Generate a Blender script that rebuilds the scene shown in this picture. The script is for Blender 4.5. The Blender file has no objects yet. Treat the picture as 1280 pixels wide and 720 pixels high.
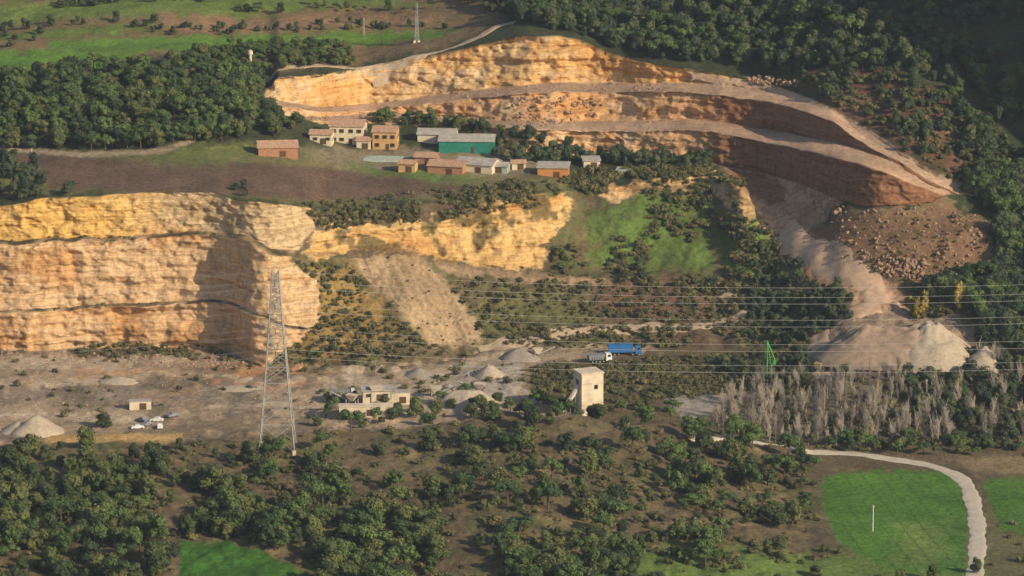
import bpy, math, random, numpy as np
from mathutils import Vector, Matrix
rng=np.random.default_rng(7); random.seed(5)
scene=bpy.context.scene
H=330.0; PIT=math.radians(12.5); F=640/math.tan(math.radians(7.0))
cp,sp=math.cos(PIT),math.sin(PIT)
# ---------------------------------------------------------------- noise
def _h(ix,iy,iz,s):
    n=(ix*73856093)^(iy*19349663)^(iz*83492791)^(s*2654435)
    n&=0xffffffff; n=((n^(n>>13))*1274126177)&0xffffffff; n=n^(n>>16)
    return (n&0xffff)/65535.0
def vn(x,y,z=0.0,s=0):
    x,y,z=np.broadcast_arrays(np.asarray(x,float),np.asarray(y,float),np.asarray(z,float))
    ix=np.floor(x).astype(np.int64);iy=np.floor(y).astype(np.int64);iz=np.floor(z).astype(np.int64)
    fx=x-ix;fy=y-iy;fz=z-iz
    fx=fx*fx*(3-2*fx);fy=fy*fy*(3-2*fy);fz=fz*fz*(3-2*fz)
    def L(a,b,t): return a+(b-a)*t
    c0=L(L(_h(ix,iy,iz,s),_h(ix+1,iy,iz,s),fx),L(_h(ix,iy+1,iz,s),_h(ix+1,iy+1,iz,s),fx),fy)
    c1=L(L(_h(ix,iy,iz+1,s),_h(ix+1,iy,iz+1,s),fx),L(_h(ix,iy+1,iz+1,s),_h(ix+1,iy+1,iz+1,s),fx),fy)
    return L(c0,c1,fz)*2-1
def fbm(x,y,z=0.0,s=0,o=4):
    t=0;a=.5
    for i in range(o):
        t=t+a*vn(np.asarray(x)*2**i,np.asarray(y)*2**i,np.asarray(z)*2**i,s+i*17); a*=.5
    return t
# ---------------------------------------------------------------- terrain survey
px=np.concatenate([np.linspace(-2600,-600,25),np.arange(-560,-122,10),np.arange(-118,1400,1.5),np.arange(1404,2200,8),np.linspace(2240,3900,25)])
NC=len(px); xc=(px-640)/F
def T(py): return np.tan(PIT-np.arctan((360-np.asarray(py,float))/F))
def K(*p):
    return np.interp(px,[a for a,b in p],[b for a,b in p])
def J(s,scale,amp): return fbm(px/scale,s*3.7,0,s,3)*2*amp
def sm(a,s):
    r=int(s*3); k=np.exp(-.5*(np.arange(-r,r+1)/s)**2); k/=k.sum()
    return np.convolve(np.pad(a,(r,r),mode='edge'),k,mode='valid')
def ss(a,b,x): t=np.clip((x-a)/(b-a),0,1); return t*t*(3-2*t)
lines=[]
def add(y,z): lines.append((np.broadcast_to(y,px.shape).astype(float).copy(),np.broadcast_to(z,px.shape).astype(float).copy()))
def addz(py,z): y=(H-z)/T(py); add(y,z)
lastpy=None
RB=ss(890,985,px)
def adda(py,ang,s=5,yexp=None,zexp=None):
    global lastpy
    py=sm(py,2.2)
    if lastpy is not None: py=np.minimum(py,lastpy-1.0)
    lastpy=py
    y0,z0=lines[-1]; a=np.tan(np.radians(ang)); t=T(py)
    y=(H-z0+y0*a)/(t+a)
    if zexp is not None: yexp=(H-zexp)/sm(t,6)
    if yexp is not None: y=y*(1-RB)+yexp*RB
    y=sm(y,s)
    y=np.maximum(y,y0+.3); add(y,H-y*t)
add(60,-40)
addz(K((0,775)),K((0,1),(850,0),(1000,-3)))
addz(K((-700,562),(0,557),(230,551),(330,556),(400,538),(520,527),(640,520),(760,520),(830,527),(880,547),(950,562),(1000,565),(1100,575),(1230,582),(1980,590))+J(1,30,2),
     K((0,15),(700,15),(800,12),(880,5),(950,0),(1000,-2),(1100,-3)))
y,z=lines[-1]; add(y+K((0,45),(800,45),(950,25)),K((0,0),(900,0),(1000,-2),(1100,-2)))
p4=sm(K((-300,440),(0,437),(220,436),(290,440),(308,452),(340,458),(420,458),(500,458),(600,442),(660,436),(800,434),(950,434),(1010,440),(1280,442))+J(2,18,1.5),3)
addz(p4,K((0,0),(560,0),(640,2),(900,2),(1000,5),(1060,8),(1280,9))); lastpy=p4
p5=K((-300,388),(0,389),(160,384),(240,377),(290,380),(320,395),(360,410),(480,415),(560,405),(700,410),(900,408),(940,400),(1010,405),(1280,400))+J(3,30,2)
adda(p5,K((290,76),(320,70),(400,50),(440,35),(600,33),(640,25),(900,25),(1010,20)),yexp=K((960,1398),(1010,1384),(1060,1370),(1280,1362)))
adda(p5-K((290,4),(600,4),(700,8),(900,8),(960,4)),K((290,6),(330,30),(430,35),(600,30),(700,8),(900,8),(960,25)),yexp=K((960,1400),(1010,1386),(1060,1372),(1280,1364)))
p6=K((-300,306),(0,303),(100,302),(200,298),(280,292),(308,300),(340,322),(430,322),(520,320),(560,335),(620,345),(700,346),(860,348),(900,355),(960,365),(1000,368),(1100,365),(1280,360))+J(4,35,2.5)
adda(p6,K((290,76),(330,68),(400,45),(440,36),(600,35),(900,30),(1000,25),(1100,28)),yexp=K((960,1412),(1000,1398),(1060,1388),(1130,1383),(1280,1378)))
adda(p6-K((290,5),(330,10),(430,8),(540,10),(700,10),(900,8),(1000,6)),K((290,4),(900,6),(1000,20)),yexp=K((960,1415),(1000,1401),(1060,1390),(1130,1385),(1280,1380)))
p7=K((-300,262),(0,256),(60,247),(150,241),(200,240),(270,241),(290,250),(330,254),(380,258),(405,268),(450,262),(560,252),(650,244),(700,240),(760,233),(830,223),(890,222),(920,233),(940,255),(960,275),(1000,290),(1060,300),(1130,300),(1200,290),(1280,300))+J(5,30,2)
adda(p7,K((290,72),(330,60),(680,55),(720,36),(900,36),(930,50),(960,45),(1000,28),(1280,32)),6,yexp=K((960,1446),(1000,1426),(1060,1404),(1130,1394),(1280,1394)))
p8=K((-300,195),(0,190),(330,185),(380,168),(440,158),(520,158),(580,167),(640,190),(700,195),(860,200),(900,207),(960,218),(1000,229),(1040,246),(1080,258),(1130,255),(1200,262),(1280,275))+J(6,40,.8)
adda(p8,K((400,5),(480,5),(860,2.5),(900,2.5),(950,5),(1000,8),(1060,18),(1130,20)),18,zexp=K((860,46),(1000,46),(1130,47.5),(1200,44),(1280,42)))
S2=8
p9=K((-300,155),(330,152),(400,151),(520,149),(600,157),(660,163),(760,165),(860,163),(900,167),(960,179),(1040,195),(1100,211),(1150,233),(1200,251),(1280,262))+J(7,22,1.2)
adda(p9,K((330,10),(480,15),(560,30),(640,68),(1140,80),(1200,30),(1280,25)),S2)
p10=K((-300,145),(330,143),(400,146),(470,139),(560,144),(640,151),(700,152),(860,149),(900,153),(960,162),(1040,176),(1080,188),(1120,203),(1160,228),(1200,246),(1280,256))+J(8,30,.7)
adda(p10,K((300,10),(360,2),(1100,1),(1200,20)),S2)
p11=K((-300,125),(330,128),(400,141),(470,136),(560,126),(640,119),(700,115),(860,116),(900,119),(960,127),(1040,150),(1070,175),(1120,200),(1160,225),(1200,243),(1280,250))+J(9,22,1.2)
adda(p11,K((330,12),(380,45),(480,62),(560,70),(640,42),(760,42),(820,70),(1060,80),(1180,30),(1280,25)),S2)
p12=K((-300,118),(330,122),(400,134),(470,128),(560,116),(640,107),(700,103),(860,104),(900,106),(960,113),(1040,137),(1080,170),(1130,197),(1200,240),(1280,245))+J(10,30,.7)
adda(p12,K((300,10),(360,2),(1100,1),(1200,20)),S2)
p13=K((-300,90),(0,85),(250,88),(320,104),(338,112),(345,97),(430,90),(500,78),(560,68),(620,53),(660,47),(700,46),(720,52),(760,68),(850,86),(900,93),(960,103),(1020,126),(1080,163),(1130,194),(1200,238),(1280,240))+J(11,24,1.4)
adda(p13,K((325,12),(345,62),(880,70),(940,30),(1020,15),(1100,15),(1180,25)),S2)
adda(K((0,0)),K((600,4),(700,8),(800,14),(950,20),(1280,22)),40)
adda(K((0,-130)),K((600,7),(900,16),(1280,20)),40)
y,z=lines[-1]; add(y+700,z+60); add(y+6000,z+150)
cnt=[12,130,14,80,50,5,75,6,72,58,38,9,32,8,52,62,24,16,10]
YY=[];ZZ=[];SEG=[]
for k,c in enumerate(cnt):
    y0,z0=lines[k];y1,z1=lines[k+1]
    for j in range(c):
        t=j/c; YY.append(y0+(y1-y0)*t); ZZ.append(z0+(z1-z0)*t); SEG.append(k)
YY.append(lines[-1][0]);ZZ.append(lines[-1][1]);SEG.append(len(cnt)-1)
Y=np.array(YY);Z=np.array(ZZ);SEG=np.array(SEG);NR=len(SEG)
X=xc[None,:]*(Y*cp+(H-Z)*sp)
PX=np.broadcast_to(px[None,:],Y.shape)
tt=(H-Z)/Y; PY=360-F*np.tan(PIT-np.arctan(tt))
SG=np.broadcast_to(SEG[:,None],Y.shape)
# ---------------------------------------------------------------- map masks
RX0,RY0=-120,-60; RW,RH=1521,861
gx,gy=np.meshgrid(np.arange(RW)+RX0,np.arange(RH)+RY0)
def blur(m,r):
    if r<1: return m
    for _ in range(2):
        for ax in (0,1):
            pad=[(0,0),(0,0)];pad[ax]=(r+1,r)
            c=np.cumsum(np.pad(m,pad,mode='edge'),axis=ax); n=m.shape[ax]
            m=(np.take(c,range(2*r+1,2*r+1+n),axis=ax)-np.take(c,range(0,n),axis=ax))/(2*r+1)
    return m
def raster(poly,f=2):
    inside=np.zeros(gx.shape,bool); n=len(poly)
    for i in range(n):
        x1,y1=poly[i];x2,y2=poly[(i+1)%n]
        if y1==y2: continue
        c=((y1>gy)!=(y2>gy))&(gx<(x2-x1)*(gy-y1)/(y2-y1)+x1); inside^=c
    return blur(inside.astype(float),f)
nx=fbm(PX/9,PY/7,0,40,4); ny=fbm(PX/9,PY/7,5,50,4)
def samp(m,j=5):
    ix=np.clip((PX+nx*2*j-RX0).astype(int),0,RW-1); iy=np.clip((PY+ny*2*j-RY0).astype(int),0,RH-1)
    return m[iy,ix]
RIM=[(325,125),(334,108),(345,96),(430,89),(500,77),(560,67),(620,52),(660,46),(700,45),(720,51),(760,67),(850,85),(900,91),(960,100),(1020,118),(1080,153),(1130,190),(1200,236)]
POL_UP=RIM+[(1170,250),(1130,257),(1080,261),(1040,249),(1000,232),(960,221),(900,208),(860,198),(640,192),(580,168),(520,154),(400,154),(340,138)]
POL_CL=[(-125,258),(0,255),(60,246),(150,240),(270,239),(330,252),(385,256),(395,280),(360,322),(395,350),(400,400),(330,458),(290,442),(-125,439)]
POL_SC=[(395,285),(520,280),(590,268),(640,252),(700,244),(718,262),(690,295),(672,337),(560,326),(500,312),(380,320)]
POL_RK=[(745,238),(830,221),(895,217),(925,232),(952,262),(952,292),(930,268),(885,242),(830,240),(760,248)]
POL_RB=[(1010,292),(1060,264),(1180,254),(1232,275),(1240,330),(1160,350),(1110,345),(1050,318)]
POL_P3=[(912,211),(955,219),(978,232),(982,250),(965,256),(940,246),(918,228)]
RIMROAD=[(862,90),(960,104),(1030,130),(1100,172),(1160,214),(1235,243),(1228,252),(1150,234),(1090,188),(1030,143),(950,112),(862,101)]
SPO=[(435,322),(520,316),(565,360),(606,425),(590,434),(530,428),(490,380)]
mUP=samp(raster(POL_UP,1),2); mCL=samp(raster(POL_CL,1),3); mSC=samp(raster(POL_SC,2),9); mRK=samp(raster(POL_RK,1),6); mRB=samp(raster(POL_RB,4),8); mSP=samp(raster(SPO,3),4)*np.isin(SG,[4,5,6,7])
mP3=samp(raster(POL_P3,1),3)*np.isin(SG,[8,9]); mRR=samp(raster(RIMROAD,1),2)*np.isin(SG,[13,14,15])
ubench=np.isin(SG,[11,13]); lbench=np.isin(SG,[5,7])&(PX<420)
rock=np.clip(mUP*np.where(np.isin(SG,[10,12,14]),1,np.where(ubench,.08,0))+mCL*np.where(np.isin(SG,[4,6,8]),1,np.where(lbench,.4,0))+mSC*np.isin(SG,[6,7,8])*.9+mRK+mRB*.4+mP3,0,1)
rock=rock*(1-mRR)
BG=np.array
C=np.zeros(Y.shape+(3,)); C[:]=(0.135,0.105,0.06)
def lay(poly,col,f=3,j=5,segs=None,amt=1.0,m=None):
    global C
    if m is None: m=samp(raster(poly,f),j)
    if segs is not None: m=m*np.isin(SG,segs)
    m=np.clip(m*amt,0,1)[...,None]; C=C*(1-m)+BG(col)*m
n1=fbm(X/22,Y/40,Z/15,60,5); n2=fbm(X/6,Y/9,Z/6,70,4); n3=fbm(X/60,Y/90,0,80,3); n4=fbm(X/9,Y/24,Z/20,85,4)
lay(None,(0.05,0.06,0.028),m=np.isin(SG,[9,10,11,12,13,14,15,16,17,18])*1.0)
lay(None,(0.085,0.11,0.035),m=np.clip((n1+.05)*4,0,1)*np.isin(SG,[1,4,5,6,7,8])*.7)
lay(None,(0.22,0.165,0.09),m=np.clip((n2+n1*.6-.06)*4,0,1)*np.isin(SG,[1,4,5,6,7,8])*.65)
lay(None,(0.11,0.07,0.05),m=np.clip((fbm(X/12,Y/20,Z/8,66,4)-.02)*5,0,1)*np.isin(SG,[4,5,6,7,8])*.7)
# fields upper left
lay([(-125,-60),(640,-60),(625,30),(560,60),(440,80),(330,90),(250,62),(120,88),(-125,88)],(0.20,0.14,0.07),3,3)
lay([(-125,60),(60,64),(180,66),(140,84),(60,86),(-125,84)],(0.13,0.25,0.035),2,3)
lay([(60,50),(330,38),(580,40),(540,52),(330,56),(180,68),(60,64)],(0.125,0.235,0.035),2,3)
lay([(200,62),(320,58),(330,75),(250,72)],(0.09,0.17,0.035),3,3)
lay([(-125,2),(200,-2),(420,-8),(560,10),(380,16),(200,22),(-125,30)],(0.15,0.20,0.045),3,4)
lay([(-125,-60),(500,-60),(400,-20),(100,-6),(-125,-2)],(0.18,0.12,0.065),3,4)
lay([(200,22),(400,16),(570,24),(560,36),(330,34),(200,40)],(0.26,0.165,0.09),2,4)
lay([(-125,40),(60,38),(200,30),(200,36),(60,46),(-125,50)],(0.12,0.20,0.04),2,4)
# plateau
lay([(-125,196),(70,186),(230,190),(340,176),(420,190),(560,215),(700,222),(720,236),(600,246),(400,258),(270,242),(100,240),(-125,255)],(0.18,0.165,0.07),3,4)
lay([(-20,198),(60,190),(190,203),(320,203),(480,216),(600,238),(500,247),(400,251),(300,243),(160,239),(62,234),(50,205)],(0.155,0.10,0.07),2,2)
lay(None,(0.115,0.075,0.052),m=samp(raster([(-20,198),(60,190),(190,203),(320,203),(480,216),(600,238),(500,247),(400,251),(300,243),(160,239),(62,234),(50,205)],1),2)*(np.abs(((X*.3+Y)/3.2)%1-.5)<.16)*.6)
lay([(190,190),(300,176),(330,196),(240,206),(190,203)],(0.14,0.16,0.05),4,5)
lay([(370,185),(640,185),(700,212),(640,222),(540,218),(420,205)],(0.27,0.22,0.14),4,6)
lay([(430,205),(520,212),(610,225),(560,226),(470,216)],(0.10,0.17,0.04),3,4)
lay([(0,182),(110,190),(200,184),(240,172),(245,177),(205,191),(110,196),(0,188)],(0.38,0.30,0.21),1,1)
# quarry lower floor
lay([(-125,440),(290,442),(330,460),(500,460),(620,440),(800,430),(835,438),(700,452),(655,470),(675,500),(720,524),(640,530),(-125,565)],(0.38,0.285,0.195),3,5,[2,3,4])
lay([(-125,445),(150,444),(230,455),(150,464),(-125,462)],(0.46,0.38,0.28),3,8,[3])
lay([(240,458),(330,455),(430,463),(400,482),(260,480)],(0.50,0.26,0.13),4,8,[3])
lay([(90,462),(240,458),(235,474),(100,478)],(0.46,0.28,0.16),3,8,[3])
lay([(90,432),(240,432),(235,444),(100,443)],(0.09,0.075,0.045),3,8,[3,4])
lay([(-125,484),(60,480),(230,470),(330,492),(300,512),(120,510),(-125,500)],(0.27,0.215,0.165),3,10,[3])
lay([(-125,500),(80,505),(260,520),(300,540),(-125,536)],(0.40,0.30,0.2),3,10,[3])
lay([(380,465),(560,462),(600,480),(560,520),(400,520)],(0.46,0.37,0.27),4,12,[3])
lay([(570,455),(650,452),(660,490),(600,515),(560,500)],(0.44,0.38,0.31),4,9,[3])
lay([(-125,470),(40,478),(230,462),(340,474),(440,470),(440,475),(340,480),(230,468),(40,485),(-125,477)],(0.54,0.43,0.31),1,3,[3])
lay([(-125,520),(40,515),(160,520),(300,500),(460,512),(460,518),(300,507),(160,527),(40,521),(-125,527)],(0.54,0.43,0.31),1,3,[3])
lay(None,(0.16,0.13,0.085),m=(SG==3)*(PX<660)*np.clip((n2+n1-.24)*5,0,1)*.7)
lay(None,(0.46,0.31,0.2),m=(SG==3)*(PX<660)*np.clip((n4-.15)*5,0,1)*.5)
lay([(830,500),(935,486),(940,508),(860,530)],(0.34,0.30,0.25),2,5,[3])
lay([(1000,405),(1120,380),(1215,405),(1225,455),(1040,470),(1010,450)],(0.30,0.22,0.16),5,8)
lay([(1130,470),(1280,465),(1400,465),(1400,545),(1160,545)],(0.10,0.085,0.06),5,8)
BT=[(900,500),(960,478),(1120,470),(1200,500),(1190,555),(1000,562),(880,548)]
lay(BT,(0.16,0.135,0.09),5,8,[2,3])
lay([(60,543),(228,541),(230,551),(55,556)],(0.52,0.34,0.14),1,1)
# mid slope
lay([(355,335),(440,330),(500,420),(430,440),(360,440)],(0.31,0.20,0.065),6,12,[4,5,6,7],.85)
lay(None,(0.40,0.285,0.17),m=mSP)
lay(None,(0.28,0.19,0.11),m=mSP*np.clip((vn(PX/3.0-PY/6.5,PY/60,0,133)+1.2*n2)*2,0,1)*.5)
lay([(540,328),(700,345),(900,352),(890,358),(700,354),(560,342)],(0.32,0.225,0.14),1,3,[6,7,8])
lay([(600,350),(700,356),(760,400),(640,425),(600,400)],(0.14,0.13,0.055),8,12,[4,5,6])
lay([(800,345),(880,345),(900,400),(760,405),(740,370)],(0.15,0.09,0.06),8,12,[4,5,6])
gm=samp(raster([(690,300),(735,256),(860,242),(935,275),(965,310),(945,345),(700,338)],4),9)*np.isin(SG,[7,8,9])
lay(None,(0.095,0.13,0.035),m=gm); lay(None,(0.13,0.20,0.045),m=gm*np.clip((n1+.02)*5,0,1)); lay(None,(0.15,0.12,0.06),m=gm*np.clip((n2*1.4-n1-.15)*5,0,1)*.8)
PIT_=[(900,204),(960,216),(1010,228),(1050,250),(1010,292),(1060,322),(1125,362),(1130,388),(1060,380),(960,300),(945,275)]
lay(PIT_,(0.48,0.30,0.195),3,4,[3,4,5,6,7,8,9]); lay(None,(0.34,0.19,0.115),m=samp(raster(PIT_,3),4)*np.isin(SG,[3,4,5,6,7,8,9])*np.clip(n2*4,0,1)*.7)
lay([(985,90),(1100,85),(1185,125),(1215,200),(1210,232),(1130,188),(1040,130)],(0.17,0.09,0.06),6,10,[14,15,16]); lay([(1170,148),(1235,150),(1230,166),(1180,164)],(0.34,0.24,0.16),3,8)
# foreground
lay([(850,684),(1200,700),(1400,700),(1400,801),(640,801),(640,694)],(0.13,0.19,0.045),5,9,[1])
lay([(225,680),(288,682),(345,702),(392,728),(420,801),(222,801)],(0.05,0.14,0.02),1,2,[1])
FR_=[(1026,598),(1070,588),(1188,588),(1200,605),(1208,650),(1206,718),(1120,716),(1050,682),(1030,640)]
lay(FR_,(0.09,0.20,0.03),2,3,[1])
lay([(1120,660),(1190,655),(1200,716),(1130,716)],(0.19,0.25,0.07),6,18,[1],.8)
fm=samp(raster(FR_,1),2)
lay(None,(0.06,0.145,0.02),m=fm*np.clip(n1*3+.2,0,1)*.6); lay(None,(0.05,0.12,0.02),m=fm*(np.abs(((X*.95+Y*.12)/5.5)%1-.5)<.07)*.5)
lay([(1228,600),(1400,592),(1400,690),(1250,662)],(0.08,0.18,0.03),2,3,[1,2])
lay([(1186,572),(1400,572),(1400,590),(1222,592)],(0.26,0.195,0.11),2,3)
lay([(1236,668),(1290,676),(1400,680),(1400,801),(1230,801)],(0.14,0.13,0.06),3,6,[1])
# rock colours
wr=np.clip(rock*1.6,0,1)
base=np.zeros(C.shape); base[:]=(0.60,0.43,0.24)
def rl(m,col):
    global base
    m=np.clip(m,0,1)[...,None]; base=base*(1-m)+BG(col)*m
rl((mCL>0.3)*(SG==8)*np.clip((260-PX)/60,0,1)*np.clip(.8+n1*2,0,1),(0.70,0.47,0.16))
rl((mCL>0.3)*(SG==8)*np.clip((PX-150)/60,0,1)*.8,(0.56,0.46,0.31))
rl((mCL>0.3)*np.isin(SG,[4,6])*.9,(0.64,0.47,0.30))
rl((mCL>0.3)*(SG==4)*np.clip(n1*3+.5,0,1)*.6,(0.62,0.38,0.19))
rl(mSC,(0.66,0.46,0.21))
rl((mUP>0.3)*(SG==14)*np.clip(n1*3+.6,0,1),(0.70,0.45,0.20))
rl((mUP>0.3)*np.isin(SG,[10,12])*.8,(0.60,0.38,0.23))
rl((mUP>0.3)*np.clip(n2*3-.1,0,1)*.7,(0.66,0.53,0.36))
rl((mUP>0.3)*np.clip((n4-.12)*5,0,1)*.7,(0.62,0.33,0.11))
rl((mUP>0.3)*np.clip((PX-865)/40,0,1)*np.isin(SG,[10,12]),(0.27,0.145,0.085))  # reddish rock, painted darker to deepen the shade on the right walls
rl((mUP>0.3)*np.clip((PX-1000)/60,0,1),(0.26,0.14,0.085))  # right end: same reddish rock with its shade painted in
rl(mP3,(0.30,0.17,0.105))
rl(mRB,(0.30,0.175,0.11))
rl(np.clip((n1-.18)*6,0,1)*.6*(PX<900),(0.54,0.29,0.11))
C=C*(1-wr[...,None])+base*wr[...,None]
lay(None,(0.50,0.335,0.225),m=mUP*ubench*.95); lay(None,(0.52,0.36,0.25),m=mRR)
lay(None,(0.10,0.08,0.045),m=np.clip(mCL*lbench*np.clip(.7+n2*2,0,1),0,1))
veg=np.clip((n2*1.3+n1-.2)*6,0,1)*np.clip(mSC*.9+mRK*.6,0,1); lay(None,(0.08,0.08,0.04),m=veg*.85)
# ---------------------------------------------------------------- displacement
big=fbm(X/24,Z/50,0,91,2)*2
blk=1-np.abs(vn(X/6,Z/5,Y/12,90))*2
med=fbm(X/3.6,Z/2.4,Y/5,93,4)*2
strat=vn(X/60,Z/3.0,0,94)+.8*vn(X/22,Z/1.3,0,99)
amp=np.where(PX<420,1.0,1.15)*(1-.35*ss(900,980,PX))
D=rock*amp*(2.0*big+.6*blk+1.15*med+1.0*strat)
Y2=Y-D
X2=X+rock*.5*vn(X/3,Z/3,Y/4,97)
relief=np.isin(SG,[1,2])*1.0+np.isin(SG,[15,16,17])*(1-.7*ss(850,900,PX)*(1-ss(1200,1300,PX))*(SG==15))
field=np.clip(samp(raster([(1010,560),(1400,560),(1400,801),(1040,801),(1010,640)],6),0),0,1)
flat9=np.isin(SG,[9])
Z2=Z+relief*(1-field)*(fbm(X/35,Y/35,0,100,4)*3)+(1-rock)*np.where(flat9,.15,np.where(np.isin(SG,[3]),.35,np.where(np.isin(SG,[15,16]),.3,np.where(ubench,.3,.8))))*(1-field*.9)*(1-mRR)*fbm(X/4,Y/4,0,101,3)*1.2
Z2+=np.isin(SG,[4,6,8])*(1-rock)*(PX>400)*fbm(X/10,Y/10,Z/10,103,3)*1.9*(1-mSP)
Z2+=mSP*(vn(PX/9-PY/19,PY/50,0,131)*.6+fbm(PX/5-PY/11,PY/16,0,132,3)*.5)
Z2+=(SG==3)*np.clip(1-np.abs(PX-420)/520,0,1)*np.clip(fbm(X/14,Y/8,0,105,3)*2.5-.3,0,1)*2.2
Z2+=230*np.exp(-(((X-345)/75)**2+((Y-1460)/95)**2)/2)*ss(195,300,X)
Z2+=(SG>=17)*fbm(X/300,Y/300,0,110,3)*60
NV=NR*NC
me=bpy.data.meshes.new("terrain"); me.vertices.add(NV)
co=np.stack([X2,Y2,Z2],-1).reshape(-1,3); me.vertices.foreach_set("co",co.astype(np.float32).ravel())
i=np.arange(NR-1)[:,None]*NC+np.arange(NC-1)[None,:]
q=np.stack([i,i+1,i+NC+1,i+NC],-1).reshape(-1,4); nf=len(q)
me.loops.add(nf*4); me.loops.foreach_set("vertex_index",q.astype(np.int32).ravel())
me.polygons.add(nf); me.polygons.foreach_set("loop_start",(np.arange(nf)*4).astype(np.int32))
me.polygons.foreach_set("use_smooth",np.ones(nf,bool))
me.update(calc_edges=True)
a=me.attributes.new("landcover",'FLOAT_COLOR','POINT'); a.data.foreach_set("color",np.concatenate([C.reshape(-1,3),np.ones((NV,1))],1).astype(np.float32).ravel())
a=me.attributes.new("rock",'FLOAT','POINT'); a.data.foreach_set("value",rock.astype(np.float32).ravel())
terrain=bpy.data.objects.new("terrain",me); scene.collection.objects.link(terrain)
# ---------------------------------------------------------------- materials
def nt(name):
    m=bpy.data.materials.new(name); m.use_nodes=True; n=m.node_tree; b=n.nodes["Principled BSDF"]; b.inputs["Specular IOR Level"].default_value=.2
    return m,n,b
def N(n,t,**kw):
    x=n.nodes.new(t)
    for k,v in kw.items():
        if k in x.inputs: x.inputs[k].default_value=v
        else: setattr(x,k,v)
    return x
def mixc(n,fac,a,b,bt='MIX'):
    x=n.nodes.new("ShaderNodeMix"); x.data_type='RGBA'; x.blend_type=bt
    for s,v in ((x.inputs[0],fac),(x.inputs[6],a),(x.inputs[7],b)):
        if hasattr(v,"is_output"): n.links.new(v,s)
        elif isinstance(v,(int,float)): s.default_value=v
        else: s.default_value=(*v,1)
    return x.outputs[2]
def ramp(n,src,stops):
    r=n.nodes.new("ShaderNodeValToRGB"); e=r.color_ramp.elements
    while len(e)<len(stops): e.new(.5)
    for k,(p,c) in enumerate(stops): e[k].position=p; e[k].color=(*c,1) if len(c)==3 else c
    n.links.new(src,r.inputs[0]); return r.outputs[0]
def noise_at(n,scale3,scale,detail=6,rough=.6,dist=0.0):
    g=n.nodes.new("ShaderNodeNewGeometry"); m=n.nodes.new("ShaderNodeMapping"); m.inputs["Scale"].default_value=scale3
    n.links.new(g.outputs["Position"],m.inputs[0])
    t=n.nodes.new("ShaderNodeTexNoise"); t.inputs["Scale"].default_value=scale; t.inputs["Detail"].default_value=detail; t.inputs["Roughness"].default_value=rough; t.inputs["Distortion"].default_value=dist
    n.links.new(m.outputs[0],t.inputs["Vector"]); return t.outputs["Fac"]
m,n,b=nt("terrain_ground")
at=N(n,"ShaderNodeAttribute",attribute_name="landcover"); rk=N(n,"ShaderNodeAttribute",attribute_name="rock")
g=lambda v:(v,v,v)
s1=ramp(n,noise_at(n,(1,1,1),.6,8,.75),[(.3,g(.5)),(.5,g(1)),(.7,g(1.45))])
s2=ramp(n,noise_at(n,(1,1,1),.06,5,.6),[(.3,g(.75)),(.7,g(1.25))])
soil=mixc(n,1,mixc(n,1,at.outputs["Color"],s1,'MULTIPLY'),s2,'MULTIPLY')
r1=ramp(n,noise_at(n,(.03,.03,.6),1.0,6,.65,.5),[(.3,(.52,.44,.36)),(.42,(.95,.87,.76)),(.5,(1.15,1.1,1.05)),(.58,(.80,.67,.50)),(.72,(1.2,1.15,1.1))])
r2=ramp(n,noise_at(n,(.4,.4,.09),1.0,7,.7),[(.32,(.62,.54,.46)),(.5,g(1)),(.7,g(1.15))])
r3=ramp(n,noise_at(n,(1,1,1.6),.8,8,.8),[(.32,g(.4)),(.46,g(.95)),(.7,g(1.2))])
rc=mixc(n,1,mixc(n,.85,mixc(n,.9,at.outputs["Color"],r1,'MULTIPLY'),r2,'MULTIPLY'),r3,'MULTIPLY')
col=mixc(n,rk.outputs["Fac"],soil,rc); n.links.new(col,b.inputs["Base Color"]); b.inputs["Roughness"].default_value=.95
bp=N(n,"ShaderNodeBump",Strength=.9,Distance=.9); n.links.new(noise_at(n,(1,1,1.9),.5,8,.72),bp.inputs["Height"]); n.links.new(bp.outputs[0],b.inputs["Normal"])
me.materials.append(m)
def msimple(name,col,var=.3,scale=1.0,rough=.8,metal=0,bump=0,col2=None):
    m,n,b=nt(name); f=noise_at(n,(1,1,1),scale,6,.65)
    c2=col2 or tuple(c*(1-var) for c in col)
    c=ramp(n,f,[(.35,c2),(.65,tuple(min(1,c*(1+var*.4)) for c in col))]); n.links.new(c,b.inputs["Base Color"])
    b.inputs["Roughness"].default_value=rough; b.inputs["Metallic"].default_value=metal
    if bump:
        bp=N(n,"ShaderNodeBump",Strength=.6,Distance=bump); n.links.new(f,bp.inputs["Height"]); n.links.new(bp.outputs[0],b.inputs["Normal"])
    return m
def mleaf(name,dark,light,hi=None):
    m,n,b=nt(name); a=N(n,"ShaderNodeAttribute",attribute_name="tint"); oi=n.nodes.new("ShaderNodeObjectInfo")
    ad=N(n,"ShaderNodeMath",operation='ADD'); mu=N(n,"ShaderNodeMath",operation='MULTIPLY'); n.links.new(oi.outputs["Random"],mu.inputs[0]); mu.inputs[1].default_value=.65
    n.links.new(a.outputs["Fac"],ad.inputs[0]); n.links.new(mu.outputs[0],ad.inputs[1])
    c=ramp(n,ad.outputs[0],[(.12,dark),(.62,light),(1,hi or tuple(min(1,x*1.5) for x in light))]); n.links.new(c,b.inputs["Base Color"]); b.inputs["Roughness"].default_value=.75
    return m
M={}
M['oak']=mleaf("oak_foliage",(.024,.04,.022),(.078,.102,.034),(.15,.155,.055))
M['pine']=mleaf("pine_foliage",(.028,.055,.026),(.078,.128,.038),(.13,.18,.055))
M['far']=mleaf("forest_foliage",(.024,.043,.032),(.068,.091,.042),(.13,.135,.055))  # slight blue in the greens stands in for distance haze
M['bush']=mleaf("scrub_foliage",(.045,.05,.025),(.12,.12,.048),(.20,.165,.08))
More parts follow.
